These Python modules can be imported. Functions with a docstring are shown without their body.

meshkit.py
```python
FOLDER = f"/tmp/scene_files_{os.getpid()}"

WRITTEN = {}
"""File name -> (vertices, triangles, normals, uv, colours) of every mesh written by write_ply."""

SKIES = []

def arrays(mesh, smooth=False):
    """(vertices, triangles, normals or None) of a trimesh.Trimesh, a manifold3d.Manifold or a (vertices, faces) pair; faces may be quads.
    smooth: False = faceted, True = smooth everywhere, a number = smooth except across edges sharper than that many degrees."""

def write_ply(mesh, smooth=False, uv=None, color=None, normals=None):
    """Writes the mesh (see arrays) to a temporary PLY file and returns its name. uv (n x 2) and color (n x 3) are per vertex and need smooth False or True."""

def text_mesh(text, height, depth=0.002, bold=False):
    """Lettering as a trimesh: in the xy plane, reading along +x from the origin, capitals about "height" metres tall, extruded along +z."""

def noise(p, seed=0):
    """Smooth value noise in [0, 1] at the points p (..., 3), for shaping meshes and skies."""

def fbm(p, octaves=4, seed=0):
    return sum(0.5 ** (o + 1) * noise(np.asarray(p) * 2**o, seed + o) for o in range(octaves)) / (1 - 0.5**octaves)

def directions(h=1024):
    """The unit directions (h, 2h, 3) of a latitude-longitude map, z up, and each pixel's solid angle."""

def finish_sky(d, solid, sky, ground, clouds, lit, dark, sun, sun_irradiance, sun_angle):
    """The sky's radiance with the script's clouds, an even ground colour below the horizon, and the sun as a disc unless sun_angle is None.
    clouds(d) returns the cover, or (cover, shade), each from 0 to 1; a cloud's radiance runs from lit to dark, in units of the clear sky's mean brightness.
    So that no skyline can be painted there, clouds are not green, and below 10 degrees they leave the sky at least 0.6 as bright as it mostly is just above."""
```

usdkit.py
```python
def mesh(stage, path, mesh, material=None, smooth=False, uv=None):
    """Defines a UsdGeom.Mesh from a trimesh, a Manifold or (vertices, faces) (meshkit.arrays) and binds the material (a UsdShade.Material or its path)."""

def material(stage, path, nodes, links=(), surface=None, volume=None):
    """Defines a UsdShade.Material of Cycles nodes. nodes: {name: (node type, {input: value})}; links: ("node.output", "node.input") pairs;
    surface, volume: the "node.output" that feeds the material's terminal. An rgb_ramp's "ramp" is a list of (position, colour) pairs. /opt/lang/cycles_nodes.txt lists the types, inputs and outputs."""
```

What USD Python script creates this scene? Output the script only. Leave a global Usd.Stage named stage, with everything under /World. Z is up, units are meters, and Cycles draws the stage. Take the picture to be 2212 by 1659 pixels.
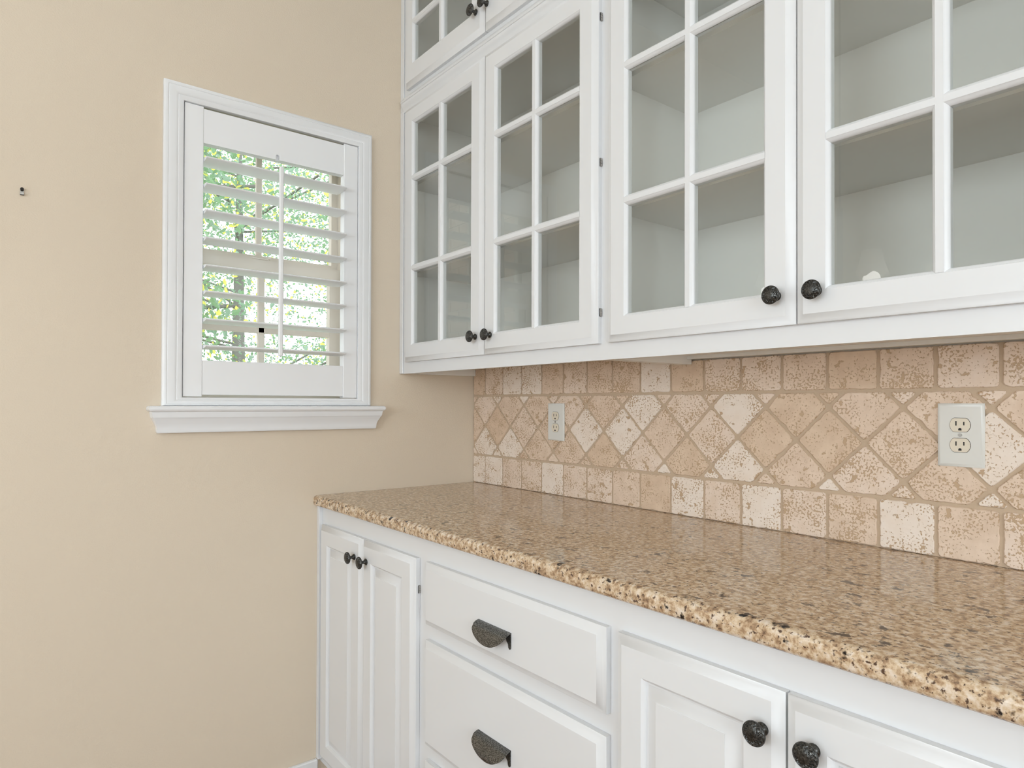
import math, random, numpy as np, trimesh, usdkit, meshkit
import manifold3d as mf
from shapely.geometry import Polygon, box as sbox
from pxr import Usd, UsdGeom, UsdLux, UsdShade, Gf, Sdf, Vt
random.seed(7); RNG = np.random.default_rng(7)
stage = Usd.Stage.CreateInMemory()
UsdGeom.SetStageUpAxis(stage, 'Z'); UsdGeom.SetStageMetersPerUnit(stage, 1.0)
stage.SetDefaultPrim(UsdGeom.Xform.Define(stage, '/World').GetPrim())
# ---------------------------------------------------------------- camera
yaw, pitch, roll = math.radians(140.5)+.018, .0083, .003
fwd = np.array([math.cos(yaw)*math.cos(pitch), math.sin(yaw)*math.cos(pitch), math.sin(pitch)])
r0 = np.cross(fwd, [0, 0, 1]); r0 /= np.linalg.norm(r0); u0 = np.cross(r0, fwd)
R = math.cos(roll)*r0+math.sin(roll)*u0; U = -math.sin(roll)*r0+math.cos(roll)*u0
cam = UsdGeom.Camera.Define(stage, '/World/Camera')
cam.AddTransformOp().Set(Gf.Matrix4d(*R, 0, *U, 0, *(-fwd), 0, 2.1067, -1.4893, 1.2152, 1))
cam.CreateHorizontalApertureAttr(36.0); cam.CreateVerticalApertureAttr(27.0)
cam.CreateFocalLengthAttr(36*1427.17/2212); cam.CreateVerticalApertureOffsetAttr(31.82*36/2212)
cam.CreateClippingRangeAttr(Gf.Vec2f(.05, 200)); cam.CreateExposureAttr(-0.86)
# ---------------------------------------------------------------- sky, sun, large area lights
dome = UsdLux.DomeLight.Define(stage, '/World/Lights/sky'); dome.CreateColorAttr(Gf.Vec3f(.86, .95, 1.0)); dome.CreateIntensityAttr(2.3)
sun = UsdLux.DistantLight.Define(stage, '/World/Lights/sun'); sun.CreateIntensityAttr(6.5); sun.CreateAngleAttr(.6); sun.CreateColorAttr(Gf.Vec3f(1, .93, .78))
sun.AddRotateXYZOp().Set(Gf.Vec3f(-42, 0, 12))      # comes from +y, never into the rooms
def rect(name, w, h, loc, rot, inten, col):
    l = UsdLux.RectLight.Define(stage, '/World/Lights/'+name); l.CreateWidthAttr(w); l.CreateHeightAttr(h)
    l.CreateIntensityAttr(inten); l.CreateColorAttr(Gf.Vec3f(*col)); l.AddTranslateOp().Set(Gf.Vec3d(*loc)); l.AddRotateXYZOp().Set(Gf.Vec3f(*rot)); return l
rect('unseen_front_light', 2.6, 1.5, (2.3, -4.26, 1.6), (90, 0, 0), 5.2, (.84, .93, 1.0))      # unseen area light in an opening opposite, brightens the cabinet fronts
rect('unseen_right_light', 1.9, 1.5, (4.86, -2.2, 1.6), (90, 0, 90), 7.0, (.84, .93, 1.0))     # area light out of view in a right-wall opening, brightens the left wall
# ---------------------------------------------------------------- helpers
used = {}
def numbered(path):
    k = used.get(path, -1)+1; used[path] = k
    return path if k == 0 else f'{path}_{k:03d}'
def P(o): return str(o.GetPath()) if hasattr(o, 'GetPath') else str(o)
def obj(name, mesh, m, parent='/World', smooth=30):
    path = numbered(P(parent)+'/'+name)
    return usdkit.mesh(stage, path, mesh, m, smooth=smooth).GetPrim()
def tag(o, label=None, cat=None, group=None, kind=None):
    for k, v in (('label', label), ('category', cat), ('group', group), ('kind', kind)):
        if v: o.SetCustomDataByKey(k, v)
    return o
def thing(name, label, cat, loc=(0, 0, 0), group=None, kind=None):
    x = UsdGeom.Xform.Define(stage, numbered('/World/'+name)); x.AddTranslateOp().Set(Gf.Vec3d(*loc))
    return tag(x.GetPrim(), label, cat, group, kind)
cat_ = trimesh.util.concatenate
def bx(x0, x1, y0, y1, z0, z1, b=0.0):
    if b <= 0:
        m = trimesh.creation.box((x1-x0, y1-y0, z1-z0)); m.apply_translation(((x0+x1)/2, (y0+y1)/2, (z0+z1)/2)); return m
    pts = []
    for x, sx in ((x0, 1), (x1, -1)):
        for y, sy in ((y0, 1), (y1, -1)):
            for z, sz in ((z0, 1), (z1, -1)):
                pts += [(x, y+sy*b, z+sz*b), (x+sx*b, y, z+sz*b), (x+sx*b, y+sy*b, z)]
    return trimesh.convex.convex_hull(np.array(pts))
def loft(rects, mapf, close=False):
    """rects: (u0,u1,v0,v1,w) rings, mapped by mapf(u,v,w); capped, or closed like a torus."""
    V = []; F = []
    for u0_, u1_, v0_, v1_, w in rects: V += [mapf(u0_, v0_, w), mapf(u1_, v0_, w), mapf(u1_, v1_, w), mapf(u0_, v1_, w)]
    n = len(rects)
    for k in range(n if close else n-1):
        a, b = 4*k, 4*((k+1) % n)
        for i in range(4):
            j = (i+1) % 4; F += [(a+i, a+j, b+j), (a+i, b+j, b+i)]
    if not close: F += [(0, 2, 1), (0, 3, 2), (4*n-4, 4*n-3, 4*n-2), (4*n-4, 4*n-2, 4*n-1)]
    m = trimesh.Trimesh(np.array(V, float), np.array(F), process=False); trimesh.repair.fix_normals(m); return m
def prism(poly, a, b, mapf):
    """poly (p,q) extruded along t from a to b, mapped by mapf(p,q,t)"""
    m = trimesh.creation.extrude_polygon(Polygon(poly), b-a, engine='earcut'); v = np.array(m.vertices)
    m = trimesh.Trimesh(np.array([mapf(p, q, t+a) for p, q, t in v]), m.faces, process=False); trimesh.repair.fix_normals(m); return m
def lathe(prof, n=32):
    return trimesh.creation.revolve(np.array(prof, float), sections=n)
def cyl(r, p, q, n=16):
    return trimesh.creation.cylinder(radius=r, segment=np.array([p, q], float), sections=n)
# ---------------------------------------------------------------- materials
def L(r, g, b): return tuple(((c/255)/12.92 if c/255 <= .04045 else ((c/255+.055)/1.055)**2.4) for c in (r, g, b))
def mat(name, nodes, links, surface='p.BSDF'): return usdkit.material(stage, '/World/Looks/'+name, nodes, links, surface=surface)
def plain(name, col, rough=.4, bump=None, **k):
    n = {'p': ('principled_bsdf', {'base_color': col, 'roughness': rough, **k})}; l = []
    if bump:
        n['g'] = ('geometry', {}); n['n'] = ('noise_texture', {'scale': bump[0], 'detail': 3.0}); n['b'] = ('bump', {'strength': bump[1], 'distance': bump[2]})
        l = [('g.position', 'n.vector'), ('n.fac', 'b.height'), ('b.normal', 'p.normal')]
    return mat(name, n, l)
M = {}
M['wall'] = plain('wall_paint', L(217, 203, 184), .75, (230, .45, .0012))
M['white'] = plain('cabinet_paint', L(221, 222, 224), .33, (60, .06, .0006))
M['inside'] = plain('cabinet_interior', L(236, 234, 230), .55)
M['trim'] = plain('trim_paint', L(231, 232, 234), .38)
M['shut'] = plain('shutter_paint', L(236, 237, 239), .35)
M['ceil'] = plain('ceiling_paint', L(236, 234, 228), .8)
M['floor'] = plain('floor_wood', L(150, 120, 92), .4)
M['sash'] = plain('sash_vinyl', L(222, 214, 203), .45)
M['plate'] = plain('outlet_plate', L(218, 217, 212), .3)
M['recep'] = plain('outlet_face', L(222, 212, 194), .35)
M['dark'] = plain('dark_slot', (.012, .010, .009), .6)
M['steel'] = plain('steel', (.42, .41, .39), .35, metallic=1.0)
M['grout'] = plain('grout', L(194, 172, 148), .9, (500, .4, .001))
M['bark'] = plain('bark', L(110, 105, 98), .9)
M['mortar'] = plain('mortar', L(205, 198, 188), .9)
M['brick'] = plain('brick_clay', L(196, 170, 152), .85, (40, .5, .004))
M['soil'] = plain('lawn', L(120, 125, 95), .9)
M['iron'] = mat('dark_iron', {'g': ('geometry', {}), 'n': ('noise_texture', {'scale': 420.0, 'detail': 3.0}), 'r': ('rgb_ramp', {'ramp': [(.35, (.035, .035, .033)), (.62, (.10, .10, .096)), (.8, (.22, .22, .21))]}),
    'p': ('principled_bsdf', {'metallic': .85, 'roughness': .34})}, [('g.position', 'n.vector'), ('n.fac', 'r.fac'), ('r.color', 'p.base_color')])
M['pewter'] = mat('worn_pewter', {'g': ('geometry', {}), 'n': ('noise_texture', {'scale': 480.0, 'detail': 4.0, 'roughness': .65}), 'r': ('rgb_ramp', {'ramp': [(.36, (.035, .035, .034)), (.52, (.17, .17, .165)), (.66, (.34, .34, .33))]}),
    'p': ('principled_bsdf', {'metallic': .95, 'roughness': .3})}, [('g.position', 'n.vector'), ('n.fac', 'r.fac'), ('r.color', 'p.base_color')])
def pane_mat(name, tint):
    return mat(name, {'t': ('transparent_bsdf', {'color': tint}), 'gl': ('glossy_bsdf', {'color': (1, 1, 1), 'roughness': 0.0}), 'f': ('fresnel', {'IOR': 1.5}), 'g': ('geometry', {}),
        'inv': ('math', {'math_type': 'subtract', 'value1': 1.0}), 'm': ('math', {'math_type': 'multiply'}), 'x': ('mix_closure', {})},
        [('g.backfacing', 'inv.value2'), ('f.fac', 'm.value1'), ('inv.value', 'm.value2'), ('m.value', 'x.fac'), ('t.BSDF', 'x.closure1'), ('gl.BSDF', 'x.closure2')], surface='x.closure')
M['glass'] = pane_mat('cabinet_glass', (.97, .98, .97)); M['wglass'] = pane_mat('window_glass', (.97, .99, .99))
# granite: cream, tan, brown and near-black grains
M['granite'] = mat('granite', {'g': ('geometry', {}), 'd': ('noise_texture', {'scale': 60.0, 'detail': 3.0}), 'dm': ('vector_math', {'vector_math_type': 'multiply_add', 'math_type': 'multiply_add', 'vector2': (.012, .012, .012)}),
    'n1': ('noise_texture', {'scale': 95.0, 'detail': 5.0, 'roughness': .62}), 'r1': ('rgb_ramp', {'ramp': [(.30, L(122, 97, 76)), (.42, L(172, 142, 112)), (.52, L(206, 182, 152)), (.64, L(222, 206, 188)), (.8, L(230, 220, 210))]}),
    'n2': ('noise_texture', {'scale': 150.0, 'detail': 3.0, 'roughness': .55}), 'r2': ('rgb_ramp', {'ramp': [(.575, (0, 0, 0)), (.65, (1, 1, 1))]}),
    'n3': ('noise_texture', {'scale': 40.0, 'detail': 4.0, 'roughness': .6}), 'r3': ('rgb_ramp', {'ramp': [(.605, (0, 0, 0)), (.67, (1, 1, 1))]}),
    'm1': ('mix_color', {'b': L(88, 68, 56)}), 'm2': ('mix_color', {'b': L(34, 30, 30)}), 'p': ('principled_bsdf', {'roughness': .09, 'ior': 1.52})},
    [('g.position', 'n1.vector'), ('g.position', 'n2.vector'), ('g.position', 'n3.vector'), ('n1.fac', 'r1.fac'), ('n2.fac', 'r2.fac'), ('n3.fac', 'r3.fac'),
     ('r1.color', 'm1.a'), ('r2.alpha' if False else 'r2.color', 'm1.fac'), ('m1.result', 'm2.a'), ('r3.color', 'm2.fac'), ('m2.result', 'p.base_color')])
def tile_mat(k, base, base2):
    return mat(f'travertine_{k}', {'g': ('geometry', {}), 'a': ('noise_texture', {'scale': 28.0, 'detail': 4.0, 'roughness': .6}), 'ra': ('rgb_ramp', {'ramp': [(.35, base), (.65, base2)]}),
        'n': ('noise_texture', {'scale': 210.0, 'detail': 2.0}), 'big': ('noise_texture', {'scale': 55.0, 'detail': 3.0}), 'sel': ('noise_texture', {'scale': 17.0, 'detail': 2.0}),
        's': ('math', {'math_type': 'multiply_add', 'value2': .55}), 'r': ('rgb_ramp', {'ramp': [(.84+.012*k, (0, 0, 0)), (.875+.012*k, (1, 1, 1))]}), 'rb': ('rgb_ramp', {'ramp': [(.64, (0, 0, 0)), (.67, (1, 1, 1))]}),
        'mx': ('math', {'math_type': 'maximum'}), 'm': ('mix_color', {'b': L(188, 160, 130)}), 'b': ('bump', {'strength': .5, 'distance': .0012, 'invert': True}), 'p': ('principled_bsdf', {'roughness': .62})},
        [('g.position', x+'.vector') for x in ('a', 'n', 'big', 'sel')] + [('a.fac', 'ra.fac'), ('sel.fac', 's.value1'), ('n.fac', 's.value3'), ('s.value', 'r.fac'), ('big.fac', 'rb.fac'), ('r.color', 'mx.value1'), ('rb.color', 'mx.value2'),
         ('mx.value', 'm.fac'), ('ra.color', 'm.a'), ('m.result', 'p.base_color'), ('mx.value', 'b.height'), ('b.normal', 'p.normal')])
TILES = [tile_mat(0, L(222, 200, 180), L(229, 210, 194)), tile_mat(1, L(214, 190, 168), L(226, 204, 184)), tile_mat(2, L(230, 214, 199), L(235, 222, 210)), tile_mat(3, L(208, 182, 157), L(220, 196, 172))]
def leaf_mat(name, col):
    return mat(name, {'d': ('diffuse_bsdf', {'color': col}), 't': ('translucent_bsdf', {'color': tuple(min(1, c*1.3) for c in col)}), 'x': ('mix_closure', {'fac': .5})}, [('d.BSDF', 'x.closure1'), ('t.BSDF', 'x.closure2')], surface='x.closure')
LEAF = [leaf_mat('leaf_green', (.20, .30, .17)), leaf_mat('leaf_grey_green', (.24, .32, .24)), leaf_mat('leaf_yellow', (.62, .56, .14))]
M['shade'] = mat('lamp_shade', {'d': ('diffuse_bsdf', {'color': (.8, .78, .74)}), 't': ('translucent_bsdf', {'color': (.85, .82, .76)}), 'x': ('mix_closure', {'fac': .45})}, [('d.BSDF', 'x.closure1'), ('t.BSDF', 'x.closure2')], surface='x.closure')
M['bulb'] = mat('bulb', {'e': ('emission', {'color': (1, .93, .82), 'strength': 30.0})}, [], surface='e.emission')
# ---------------------------------------------------------------- the room
FL, CE, XR, YF = -.05, 3.05, 4.8, -4.2
S = 'structure'
def solid_minus(a, cuts):
    A = mf.Manifold.cube((a[1]-a[0], a[3]-a[2], a[5]-a[4])).translate((a[0], a[2], a[4]))
    for c in cuts: A -= mf.Manifold.cube((c[1]-c[0], c[3]-c[2], c[5]-c[4])).translate((c[0], c[2], c[4]))
    return A
tag(obj('floor', bx(-.2, XR+.2, YF-.2, .2, FL-.1, FL), M['floor']), 'brown wooden floor below the cabinets', 'floor', kind=S)
tag(obj('ceiling', bx(-.2, XR+.2, YF-.2, .2, CE, CE+.1), M['ceil']), 'white ceiling', 'ceiling', kind=S)
tag(obj('wall_left', solid_minus((-.2, 0, YF-.2, .2, FL, CE), [(-.3, .1, -1.062, -.487, 1.226, 2.104)]), M['wall'], smooth=False), 'beige textured wall with the shuttered window', 'wall', kind=S)
tag(obj('wall_back', bx(0, XR+.2, 0, .2, FL, CE), M['wall']), 'beige wall behind the cabinets', 'wall', kind=S)
tag(obj('wall_front', solid_minus((0, XR+.2, YF-.2, YF, FL, CE), [(1.0, 3.6, YF-.3, YF+.1, .85, 2.35)]), M['wall'], smooth=False), 'beige wall opposite the cabinets', 'wall', kind=S)
tag(obj('wall_right', solid_minus((XR, XR+.2, YF, 0, FL, CE), [(XR-.1, XR+.3, -3.15, -1.25, .85, 2.35)]), M['wall'], smooth=False), 'beige wall facing the shuttered window', 'wall', kind=S)
tag(obj('baseboard_left', bx(0, .014, YF, -.632, FL, .0515, .003), M['trim']), 'white baseboard under the beige wall', 'baseboard', kind=S)
# ---------------------------------------------------------------- window in the left wall
win = thing('window_1', 'white cased window in the beige wall', 'window', kind=S)
A = lambda y, z, d: (d, y, z)          # ring coordinates on the left wall, d out of it
prof = [(0, .001), (0, .012), (.003, .0155), (.007, .017), (.011, .0168), (.0125, .0158), (.014, .0168), (.030, .018), (.036, .0162), (.0375, .0152), (.039, .016), (.048, .0155), (.0525, .014), (.0535, .010), (.0535, .001)]
rings = []
for i, h in prof: rings.append((-1.100+i, -.450-i*.92, 1.2075+i*.47, 2.146-i*.94, h))
obj('casing', loft(rings, A, close=True), M['trim'], win)
jm = cat_([bx(-.2, .0005, -1.062, -1.0475, 1.226, 2.104), bx(-.2, .0005, -.499, -.487, 1.226, 2.104), bx(-.2, .0005, -1.0475, -.499, 2.0965, 2.104), bx(-.2, .0005, -1.0475, -.499, 1.226, 1.2325)])
obj('jamb', jm, M['sash'], win)
sp = [(1.130, .019), (1.1335, .0208), (1.140, .0215), (1.147, .0222), (1.156, .0250), (1.165, .0298), (1.172, .0328), (1.1735, .0345), (1.175, .0352), (1.1875, .0376), (1.1895, .0376), (1.1912, .039), (1.193, .0428), (1.197, .0452), (1.203, .0452), (1.2062, .0432), (1.2073, .0395)]
obj('sill', loft([(0.0005, p, -1.1365-(p-.045), -.409+(p-.045), z) for z, p in sp], lambda x, y, z: (x, y, z)), M['trim'], win)
def sash(x0, x1, za, zb, rail_t, rail_b, st, bars, name):
    o = loft([(-1.047, -.4992, za, zb, x0), (-1.047, -.4992, za, zb, x1), (-1.047+st, -.4992-st, za+rail_b, zb-rail_t, x1), (-1.047+st, -.4992-st, za+rail_b, zb-rail_t, x0)], A, close=True)
    f = obj(name, o, M['sash'], win)
    for b in bars: obj('muntin', bx(x0+.006, x1-.004, *b, .002), M['sash'], f)
    xs = (x0+x1)/2
    obj('pane', bx(xs-.002, xs+.002, -1.05+st, -.496-st, za+rail_b-.004, zb-rail_t+.004), M['wglass'], f)
    return f
lo = sash(-.160, -.132, 1.233, 1.693, .036, .05, .040, [(-.785, -.7645, 1.28, 1.66), (-1.01, -.535, 1.4495, 1.470)], 'lower_sash')
sash(-.188, -.162, 1.672, 2.096, .03, .040, .022, [(-.784, -.7655, 1.71, 2.07)], 'upper_sash')
obj('latch', cat_([bx(-.150, -.134, -.806, -.752, 1.693, 1.699, .002), bx(-.146, -.137, -.762, -.745, 1.698, 1.704, .002)]), M['sash'], lo)
# ---------------------------------------------------------------- plantation shutter
sh = thing('window_shutter', 'white plantation shutter with eight open louvers in the window', 'shutter')
obj('stile', bx(-.019, .010, -1.0445, -.9925, 1.2348, 2.0945, .0015), M['shut'], sh); obj('stile', bx(-.019, .010, -.5505, -.5005, 1.2348, 2.0945, .0015), M['shut'], sh)
tr = mf.Manifold.cube((.026, .442, .1013)).translate((-.0175, -.9925, 1.9872))-mf.Manifold.cylinder(.03, .0055, .0055, 20).rotate((0, 90, 0)).translate((-.003, -.7735, 1.9985))-mf.Manifold.cube((.03, .011, .02)).translate((-.003, -.779, 1.9785))
obj('top_rail', tr, M['shut'], sh); obj('bottom_rail', bx(-.0175, .0085, -.9925, -.5505, 1.2402, 1.3425, .001), M['shut'], sh)
th = np.linspace(0, 2*np.pi, 28, endpoint=False); lens = [(.0445*math.copysign(abs(math.cos(t))**1.0, math.cos(t)), .0058*math.copysign(abs(math.sin(t))**.8, math.sin(t))) for t in th]
for z in (1.937, 1.859, 1.781, 1.701, 1.6195, 1.5425, 1.461, 1.3825):
    obj('louver', prism(lens, -.991, -.552, lambda p, q, t, z=z: (-.004+p*.9998-q*.02, t, z+q+p*.02)), M['shut'], sh)
obj('tilt_rod', bx(.043, .055, -.782, -.7685, 1.362, 1.953, .003), M['shut'], sh)
# ---------------------------------------------------------------- worktop
ct = [(-.001, .9140), (-.632, .9140), (-.639, .9128), (-.6445, .9095), (-.6478, .9045), (-.648, .899), (-.648, .889), (-.6465, .8845), (-.643, .8815), (-.638, .8805), (-.001, .8805)]
tag(obj('countertop', prism(ct, .0008, 1.985, lambda p, q, t: (t, p, q)), M['granite'], smooth=40), 'speckled brown granite countertop with rounded front edge', 'countertop')
# ---------------------------------------------------------------- backsplash tiles
bs = thing('backsplash', 'beige tumbled travertine tile backsplash with a diamond band', 'backsplash')
obj('grout', bx(.0005, 1.985, -.0055, -.0002, .9145, 1.334), M['grout'], bs)
obj('grout', bx(.0185, .985, -.0055, -.0002, 1.334, 1.352), M['grout'], bs)
def tile(poly, k):
    g = poly.buffer(-.0034)
    if g.is_empty or g.area < 4e-5: return
    c = g.buffer(-min(.006, math.sqrt(g.area)*.12)).buffer(min(.006, math.sqrt(g.area)*.12))
    if c.is_empty: return
    n = max(16, int(c.length/.0055)); pts = np.array([c.exterior.interpolate(i/n, normalized=True).coords[0] for i in range(n)])
    d = pts-pts.mean(0); d /= np.linalg.norm(d, axis=1)[:, None]
    q = np.c_[pts*130, np.full(n, k*3.7)]; w = meshkit.fbm(q, 3, 5)-.5
    chip = np.maximum(0, meshkit.noise(np.c_[pts*60, np.full(n, k*5.1)], 9)-.72)
    pts = pts+d*(w*.0042-chip*.014)[:, None]
    cen = pts.mean(0); ins = pts-d*.0018
    V = np.r_[np.c_[pts[:, 0], np.full(n, -.0015), pts[:, 1]], np.c_[pts[:, 0], np.full(n, -.0075), pts[:, 1]], np.c_[ins[:, 0], np.full(n, -.0092), ins[:, 1]], [[cen[0], -.0094, cen[1]]]]
    F = []
    for i in range(n):
        j = (i+1) % n
        for a in (0, n): F += [(a+i, a+j, a+n+j), (a+i, a+n+j, a+n+i)]
        F.append((2*n+i, 2*n+j, 3*n))
    m = trimesh.Trimesh(V, F, process=False)
    if m.face_normals[-1][1] > 0: m.invert()
    obj('tile', m, TILES[int(RNG.choice(4, p=[.36, .25, .27, .12]))], bs, smooth=25)
xj = [.0015]+[.0788+.1087*k for k in range(0, 18)]; kk = 0
for a, b in zip(xj[:-1], xj[1:]):
    if a > 1.97: break
    b = min(b, 1.985)
    for z0, z1 in ((.912, 1.0207), (1.2465, 1.3375 if a > .93 else 1.3545)):
        kk += 1; tile(sbox(a, z0, b, z1), kk)
band = sbox(.0015, 1.0207, 1.985, 1.2465); hd = .0769
for i in range(-1, 15):
    xt = .0025+.1538*i
    for cx, cz in ((xt, 1.1335), (xt+hd, 1.1335+.077), (xt+hd, 1.1335-.077), (xt, 1.1335+.154), (xt, 1.1335-.154)):
        dpoly = Polygon([(cx-hd, cz), (cx, cz-.077), (cx+hd, cz), (cx, cz+.077)]).intersection(band)
        if dpoly.is_empty or dpoly.geom_type != 'Polygon': continue
        kk += 1; tile(dpoly, kk)
# ---------------------------------------------------------------- outlets
def outlet(x, z, label):
    o = thing('electrical_outlet', label, 'outlet', (x, -.0095, z), 'outlets on the backsplash')
    B = lambda u, v, d: (u, -d, v)
    obj('cover_plate', loft([(-.0395, .0395, -.0615, .0615, 0), (-.0395, .0395, -.0615, .0615, .002), (-.0365, .0365, -.0585, .0585, .0046), (-.033, .033, -.055, .055, .0055)], B), M['plate'], o)
    for s in (1, -1):
        zc = s*.0195; ring = Polygon([(.0172*math.cos(t), max(-.0133, min(.0133, .0172*math.sin(t)))) for t in np.linspace(0, 2*np.pi, 40, endpoint=False)])
        pr = lambda poly, a, b: prism(list(poly.exterior.coords)[:-1], a, b, lambda p, q, t: (p, -t, q+zc))
        obj('dark_ring', pr(ring.buffer(.0006), .004, .0057), M['dark'], o)  # thin dark outline around each receptacle face
        f = obj('receptacle', pr(ring.buffer(-.0001), .004, .0066), M['recep'], o)
        for sx, hh in ((-.0066, .0042), (.0066, .0034)): obj('slot', bx(sx-.0011, sx+.0011, -.0068, -.0055, zc+.003-hh, zc+.003+hh), M['dark'], f)
        obj('ground_hole', pr(Polygon([(-.0027, -.0105), (.0027, -.0105), (.0027, -.0078), (.0015, -.0058), (-.0015, -.0058), (-.0027, -.0078)]), .0055, .0068), M['dark'], f)
    obj('screw', cyl(.0034, (0, -.0052, 0), (0, -.0064, 0)), M['steel'], o)
outlet(.482, 1.157, 'white duplex outlet nearer the window corner'); outlet(1.645, 1.158, 'white duplex outlet further right, under the right cabinet')
# ---------------------------------------------------------------- hardware
def knob_mesh():
    pr = [(0, 0), (.0088, 0), (.0092, .0012), (.0088, .003), (.0062, .0048), (.0046, .008), (.0044, .012), (.0058, .0155), (.0105, .0178), (.0155, .0192), (.0170, .0206), (.0173, .0222)]
    pr += [(.0173*math.cos(a), .0222+.0068*math.sin(a)) for a in np.linspace(.12, np.pi/2, 16)[:-1]]+[(0, .0290)]
    m = lathe(pr, 72); v = np.array(m.vertices); r = np.hypot(v[:, 0], v[:, 1]); t = np.arctan2(v[:, 1], v[:, 0])
    k = np.clip((r-.0085)/.001, 0, 1)*np.clip((.0166-r)/.001, 0, 1)*(v[:, 2] > .0225)
    v[:, 2] -= k*.0011*(np.sin(14*t+np.abs(r-.0125)*1500) > .35)
    m = trimesh.Trimesh(np.c_[v[:, 0], -v[:, 2], v[:, 1]], m.faces, process=False); trimesh.repair.fix_normals(m); return m
KNOB = knob_mesh()
def knob(x, y, z, parent):
    m = KNOB.copy(); m.apply_translation((x, y, z)); obj('knob', m, M['iron'], parent, smooth=35)
def pull(x, y, z, parent):
    nu, na = 41, 14; V = []
    for off in (0, .0022):
        for i in range(nu):
            u = -1+2*i/(nu-1); amax = math.radians(32+63*math.sqrt(max(0, 1-u*u)))
            for j in range(na):
                a = amax*j/(na-1); V.append((x+u*.057, y-(.0265-off)*math.sin(a), z-.033*(1-math.cos(a))-off*math.cos(a)-(.006*max(0, a-1.4))))
    F = []; n1 = nu*na; idx = lambda s, i, j: s*n1+i*na+j
    for i in range(nu-1):
        for j in range(na-1):
            for s in (0, 1):
                a, b, c, d = idx(s, i, j), idx(s, i+1, j), idx(s, i+1, j+1), idx(s, i, j+1); F += [(a, b, c), (a, c, d)] if s == 0 else [(a, c, b), (a, d, c)]
        for j in (0, na-1): F += [(idx(0, i, j), idx(1, i+1, j), idx(0, i+1, j)), (idx(0, i, j), idx(1, i, j), idx(1, i+1, j))]
    for j in range(na-1):
        for i in (0, nu-1): F += [(idx(0, i, j), idx(0, i, j+1), idx(1, i, j+1)), (idx(0, i, j), idx(1, i, j+1), idx(1, i, j))]
    m = trimesh.Trimesh(np.array(V), np.array(F), process=False); trimesh.repair.fix_normals(m)
    o = obj('pull', m, M['pewter'], parent, smooth=50)
    for s in (-1, 1):
        pl = [(s*.057, 0), (s*.057, -.031), (s*.0555, -.034), (s*.0525, -.0345), (s*.050, -.031), (s*.0485, -.024), (s*.044, -.020), (s*.041, -.013), (s*.039, 0)]
        obj('mounting_tab', prism(pl, 0, .0022, lambda p, q, t: (x+p, y-t, z+q)), M['iron'], o)
# ---------------------------------------------------------------- doors and drawers
EDGE = [(0, .0208), (0, .0098), (.0012, .0086), (.004, .0076), (.0078, .0056), (.0122, .0026), (.0147, .0006), (.0156, 0)]
STICK = [(0, 0), (.0008, .0012), (.0022, .0022), (.0045, .0042), (.0062, .0072), (.0065, .009)]
def rings_(x0, x1, z0, z1, prof): return [(x0+i, x1-i, z0+i, z1-i, d) for i, d in prof]
def D(yf): return lambda x, z, d: (x, yf+d, z)
def slab(x0, x1, z0, z1, yf): return loft(rings_(x0, x1, z0, z1, EDGE), D(yf))
def raised(x0, x1, z0, z1, yf):
    st = .058; pr = EDGE+[(st+i, d) for i, d in STICK]+[(st+.0105, .0092), (st+.0112, .0086), (st+.0175, .0066), (st+.023, .0042), (st+.0275, .0022), (st+.0305, .0012), (st+.031, .0003)]
    return loft(rings_(x0, x1, z0, z1, pr), D(yf))
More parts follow.
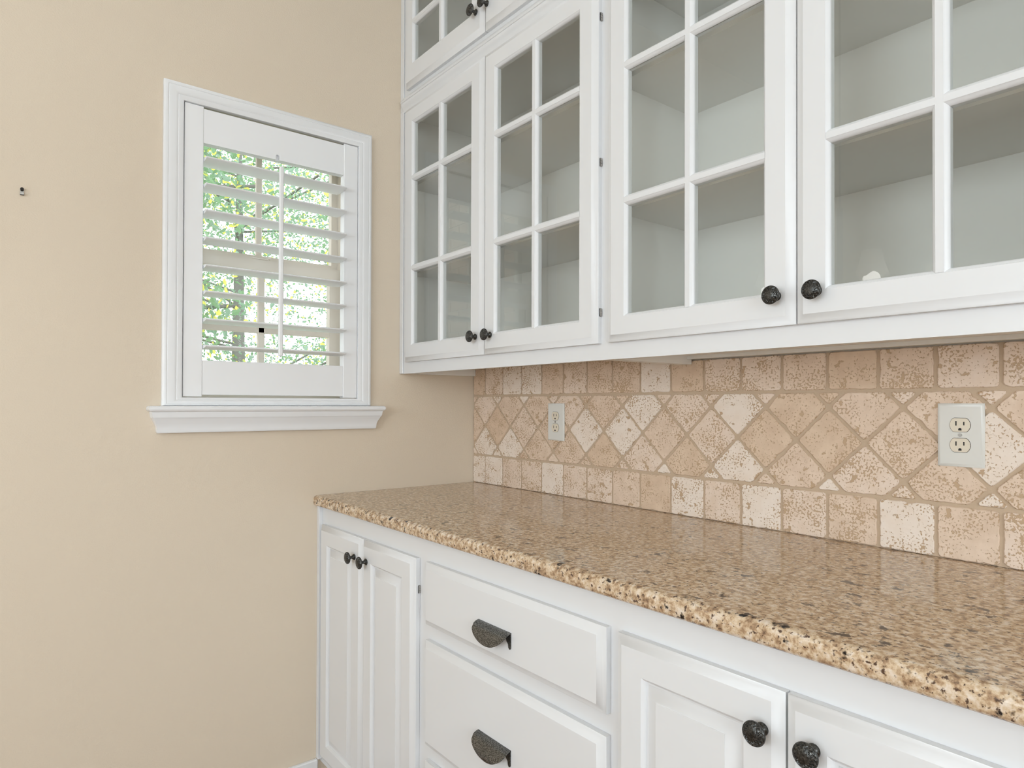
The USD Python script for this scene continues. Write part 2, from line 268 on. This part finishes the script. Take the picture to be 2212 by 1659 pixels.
def glass_door(cab, x0, x1, z0, z1, yf, hs, rb=.056, rt=.056):
    st = .0555; rr = rings_(x0, x1, z0, z1, EDGE)
    for i, d in STICK+[(.0065, .0205)]: rr.append((x0+st+i, x1-st-i, z0+rb+i, z1-rt-i, d))
    fr = loft(rr, D(yf), close=True); xc = (x0+x1)/2
    d = obj('door', fr, M['white'], cab)
    half = [(.0057, 0), (.0065, .0012), (.0079, .0022), (.0102, .0042), (.0119, .0072), (.0122, .009), (.0122, .0200)]
    poly = half+[(-a, b) for a, b in half[::-1]]
    obj('muntin', prism(poly, z0+rb+.001, z1-rt-.001, lambda p, q, t: (xc+p, yf+q, t)), M['white'], d)
    for h in hs: obj('muntin', prism(poly, x0+st+.001, x1-st-.001, lambda p, q, t, h=h: (t, yf+q+.0001, h+p)), M['white'], d)
    zs = [z0+rb-.006]+list(hs)+[z1-rt+.006]
    for a, b in zip(zs[:-1], zs[1:]):
        for p, q in ((x0+st+.006, xc-.0120), (xc+.0120, x1-st-.006)):
            obj('pane', bx(p, q, yf+.0090, yf+.0115, a+.0122, b-.0122), M['glass'], d, smooth=False)
    return d
def hinge(x, y, z, parent):
    obj('hinge', cat_([bx(x, x+.0035, y, y+.006, z+k*.0065-.0028, z+k*.0065+.0028) for k in (-1, 0, 1)]+[bx(x, x+.002, y, y+.005, z-.01, z+.01)]), M['steel'], parent)
# ---------------------------------------------------------------- wall cabinets
YU = -.3285; YUD = YU-.0208
def wall_cab(label, x0, x1, z0, z1, fz0, fz1, zbot, doors, dz, hs, shelves, knobs, rb=.056, nailer=None, scribe=False):
    c = thing('wall_cabinet', label, 'cabinet', group=None)
    fx0, fx1 = doors[0][0]+.014, doors[-1][1]-.014
    ca = [bx(x0+.001, x0+.018, YU+.019, -.0108, z0+.0008, z1), bx(x1-.0175, x1-.0005, YU+.019, -.0108, z0+.0008, z1), bx(x0+.018, x1-.0175, YU+.019, -.0165, zbot, zbot+.016), bx(x0+.018, x1-.0175, YU+.019, -.0165, z1-.016, z1), bx(x0+.001, x1-.0005, -.0165, -.0108, zbot, z1)]
    if nailer: ca.append(bx(x0+.018, x1-.0175, -.03, -.0108, nailer, zbot))
    obj('carcass', cat_(ca), M['inside'], c, smooth=False)
    f = loft([(x0, x1, z0, z1, .019), (x0, x1, z0, z1, 0), (fx0, fx1, fz0, fz1, 0), (fx0, fx1, fz0, fz1, .019)], D(YU), close=True)
    obj('face_frame', f, M['white'], c)
    if scribe: obj('scribe_strip', bx(x0+.0005, x0+.024, YU-.004, YU, z0, z1, .0015), M['white'], c)
    for s in shelves: obj('shelf', bx(x0+.018, x1-.0175, YU+.026, -.0165, s, s+.018), M['inside'], c)
    for (a, b), kx in zip(doors, knobs):
        d = glass_door(c, a, b, dz[0], dz[1], YUD, hs, rb=rb)
        if kx: knob(kx, YUD, dz[0]+(.054 if rb < .06 else .07), d)
        if abs(b-.9923) < .001 and rb < .06:
            for z in (1.437, 1.80, 2.153): hinge(b+.0002, YU-.0075, z, d)
    return c
HS = (1.6845, 1.9965); SHF = (1.677, 1.990)
wall_cab('white glass-door wall cabinet beside the window wall, lower tier', 0, 1.0015, 1.3225, 2.2605, 1.40, 2.21, 1.356, [(.056, .5262), (.5287, .9923)], (1.362, 2.2486), HS, SHF, (.4947, .5680), scribe=True)
wall_cab('white glass-door wall cabinet above the right-hand outlet', 1.0015, 1.98, 1.3225, 2.2605, 1.40, 2.21, 1.3455, [(1.0258, 1.4888), (1.4912, 1.9545)], (1.362, 2.2486), HS, SHF, (1.4565, 1.5325), nailer=1.3365)
wall_cab('short white glass-door cabinet at the top by the window wall', 0, 1.0015, 2.2605, 2.86, 2.36, 2.78, 2.285, [(.056, .5262), (.5287, .9923)], (2.3205, 2.81), (2.539, 2.65), (), (.4920, .5480), rb=.0715, scribe=True)
mp = [(YU+.0, 2.2525), (YU-.004, 2.2535), (YU-.006, 2.262), (YU-.009, 2.268), (YU-.0125, 2.272), (YU-.0145, 2.276), (YU-.0145, 2.2815), (YU-.0168, 2.2825), (YU-.0172, 2.288), (YU-.0155, 2.292), (YU-.010, 2.298), (YU-.005, 2.3035), (YU-.003, 2.307), (YU, 2.307)]
tag(obj('cabinet_molding', prism(mp, .0245, 1.98, lambda p, q, t: (t, p, q)), M['white']), 'white horizontal molding between the stacked wall cabinets', 'molding')
# ---------------------------------------------------------------- base cabinets
YB = -.622; YBD = YB-.0215; ZB = .062
def base_cab(label, x0, x1, openings):
    c = thing('base_cabinet', label, 'cabinet')
    obj('carcass', cat_([bx(x0+.0005, x0+.018, YB+.019, -.001, ZB-.02, .8795), bx(x1-.018, x1-.0005, YB+.019, -.001, ZB-.02, .8795), bx(x0+.018, x1-.018, YB+.019, -.001, ZB-.02, ZB), bx(x0+.018, x1-.018, -.007, -.001, ZB, .8795), bx(x0+.0005, x1-.0005, -.56, -.545, FL, ZB-.02), bx(x0+.0005, x1-.0005, -.545, -.001, FL, FL+.01)]), M['inside'], c, smooth=False)
    F = solid_minus((x0, x1, YB, YB+.019, ZB-.02, .8803), [(a, b, YB-.1, YB+.1, p, q) for a, b, p, q in openings])
    obj('face_frame', F, M['white'], c, smooth=False); return c
b1 = base_cab('narrow white base cabinet with two raised-panel doors by the beige wall', 0, .6655, [(.06, .6395, .10, .80)])
obj('scribe_strip', bx(.0005, .018, YB-.0125, YB, .0525, .8803, .001), M['white'], b1)
for a, b, kx in ((.0406, .3432, .302), (.3480, .6415, .379)):
    d = obj('door', raised(a, b, .072, .8235, YBD), M['white'], b1); knob(kx, YBD, .7665, d)
    if a > .3: hinge(b+.0002, YB-.006, .744, d)
b2 = base_cab('white base cabinet with three drawers and cup pulls', .6655, 1.313, [(.705, 1.283, .70, .80), (.705, 1.283, .39, .61), (.705, 1.283, .10, .31)])
for z0, z1, pz in ((.6705, .8235, .7455), (.3735, .6315, .5052), (.072, .3345, .26)):
    d = obj('drawer', slab(.6890, 1.2992, z0, z1, YBD), M['white'], b2)
    if pz > .1: pull(.985, YBD, pz, d)
b3 = base_cab('white base cabinet with two raised-panel doors under the right-hand outlet', 1.313, 1.98, [(1.345, 1.925, .10, .80)])
for a, b, kx in ((1.3268, 1.6316, 1.6032), (1.6350, 1.9398, 1.6759)):
    d = obj('door', raised(a, b, .072, .8235, YBD), M['white'], b3); knob(kx, YBD, .766, d)
# ---------------------------------------------------------------- picture hanger on the wall
ph = thing('picture_hanger', 'small metal picture hanger on the beige wall left of the window', 'hanger', (0, -1.4232, 1.7557))
obj('hook_plate', cat_([bx(.0003, .0018, -.0042, .0042, -.009, .0095, .0004), bx(.0018, .007, -.0042, .0042, -.009, -.0072, .0004), bx(.0058, .007, -.0042, .0042, -.009, -.002, .0004)]), M['steel'], ph)
obj('nail', cyl(.0036, (.0005, 0, .0045), (.008, 0, .007)), M['dark'], ph)
# ---------------------------------------------------------------- chandelier (seen mirrored in the cabinet glass)
ch = thing('chandelier', 'chandelier with small pleated shades mirrored in the cabinet glass', 'chandelier', (.78, -2.02, 1.70))
obj('stem', cat_([cyl(.012, (0, 0, -.12), (0, 0, .35)), cyl(.004, (0, 0, .35), (0, 0, CE-1.70-.02)), cyl(.06, (0, 0, CE-1.70-.03), (0, 0, CE-1.70))]), M['pewter'], ch)
for k in range(5):
    a = math.radians(118+72*k); c, s = math.cos(a), math.sin(a); x, y = .33*c, .33*s
    pts = [np.array([c*r, s*r, z]) for r, z in ((.01, -.1), (.12, -.15), (.24, -.14), (.32, -.09), (.33, -.05))]
    obj('arm', cat_([cyl(.006, p, q, 8) for p, q in zip(pts[:-1], pts[1:])]+[cyl(.011, (x, y, -.05), (x, y, .02), 12)]), M['pewter'], ch)
    n = 60; V = []
    for zz, rr in ((.095, .032), (.05, .042), (.02, .052), (0, .058)):
        for i in range(n): t = 2*np.pi*i/n; q = rr+.0012*(i % 2); V.append((x+q*math.cos(t), y+q*math.sin(t), zz+(.008*math.cos(6*t) if zz == 0 else 0)))
    F = [f for l in range(3) for i in range(n) for f in ((l*n+i, (l+1)*n+i, (l+1)*n+(i+1) % n), (l*n+i, (l+1)*n+(i+1) % n, l*n+(i+1) % n))]
    obj('shade', trimesh.Trimesh(V, F, process=False), M['shade'], ch)
    bl = trimesh.creation.icosphere(2, .014); bl.apply_translation((x, y, .035)); obj('bulb', bl, M['bulb'], ch)
    sl = UsdLux.SphereLight.Define(stage, P(ch)+f'/glow_{k}'); sl.CreateRadiusAttr(.03); sl.CreateIntensityAttr(15); sl.CreateColorAttr(Gf.Vec3f(1, .97, .93)); sl.AddTranslateOp().Set(Gf.Vec3d(x, y, -.012))
# ---------------------------------------------------------------- outdoors
tag(obj('ground', bx(-30, -.2, -20, 20, -.6, -.5), M['soil']), 'grassy ground outside the window', 'ground', kind=S)
bw = thing('brick_wall', 'pale brick house wing outside, mirrored in the cabinet glass', 'wall')
obj('mortar_bed', bx(-4.2, -.205, -2.1, -1.86, -.5, 3.4), M['mortar'], bw)
bricks = []
for r in range(24):
    for k in range(19):
        x = -4.2+.213*k+(.106 if r % 2 else 0)
        if x+.2 < -.21: bricks.append(bx(x, x+.203, -1.9, -1.852, 1.2+.077*r, 1.2+.077*r+.067))
tag(obj('brick', cat_(bricks), M['brick'], bw, smooth=False), kind='stuff')
pr0 = UsdGeom.Scope.Define(stage, '/World/Looks/leaves')
lf = np.array([(0, 0, 0), (.018, .020, .005), (.014, .046, .003), (0, .064, -.004), (-.014, .046, .003), (-.018, .020, .005), (0, .03, -.003)]); lfF = [(6, 0, 1), (6, 1, 2), (6, 2, 3), (6, 3, 4), (6, 4, 5), (6, 5, 0)]
def tree(label, x, y, h, r, n, seed):
    g = np.random.default_rng(seed); t = thing('tree', label, 'tree', (x, y, -.5), 'trees outside the window')
    obj('trunk', trimesh.creation.cone(.17, h*1.15, sections=14), M['bark'], t)
    bs_ = []; tips = []
    for i in range(26):
        z = h*g.uniform(.15, .85); a = g.uniform(0, 6.28); l = r*g.uniform(.55, 1.0); e = np.array([l*math.cos(a), l*math.sin(a), z+l*g.uniform(.1, .6)])
        bs_.append(cyl(.022, (0, 0, z), e, 6)); tips += [np.array([0, 0, z])*(1-f)+e*f for f in (.45, .75, 1.0)]
    obj('branch', cat_(bs_), M['bark'], t)
    pi = UsdGeom.PointInstancer.Define(stage, P(t)+'/foliage'); tag(pi.GetPrim(), kind='stuff'); ps = []
    for k in range(3):
        m = usdkit.mesh(stage, P(t)+f'/foliage/leaf_{k:03d}', (lf, lfF), LEAF[k], smooth=False); ps.append(m.GetPath())
    pi.CreatePrototypesRel().SetTargets(ps); c = np.array(tips)[g.integers(0, len(tips), n)]
    pos = c+g.normal(0, r*.21, (n, 3)); q = g.normal(size=(n, 4)); q /= np.linalg.norm(q, axis=1)[:, None]
    pi.CreatePositionsAttr(Vt.Vec3fArray.FromNumpy(pos.astype(np.float32))); pi.CreateProtoIndicesAttr(Vt.IntArray.FromNumpy(g.choice(3, n, p=[.48, .34, .18]).astype(np.int32)))
    pi.CreateOrientationsAttr(Vt.QuathArray([Gf.Quath(float(a[0]), float(a[1]), float(a[2]), float(a[3])) for a in q]))
    sc = g.uniform(.7, 1.5, n).astype(np.float32); pi.CreateScalesAttr(Vt.Vec3fArray.FromNumpy(np.c_[sc, sc, sc]))
tree('leafy tree nearest the window, left of its center', -5.6, -.1, 6.5, 1.15, 9000, 1)
tree('leafy tree outside, seen through the right half of the window', -5.8, 3.1, 6.8, 1.15, 9000, 2)
tree('leafy tree standing behind the others outside the window', -11.5, 2.4, 8.0, 2.7, 24000, 3)
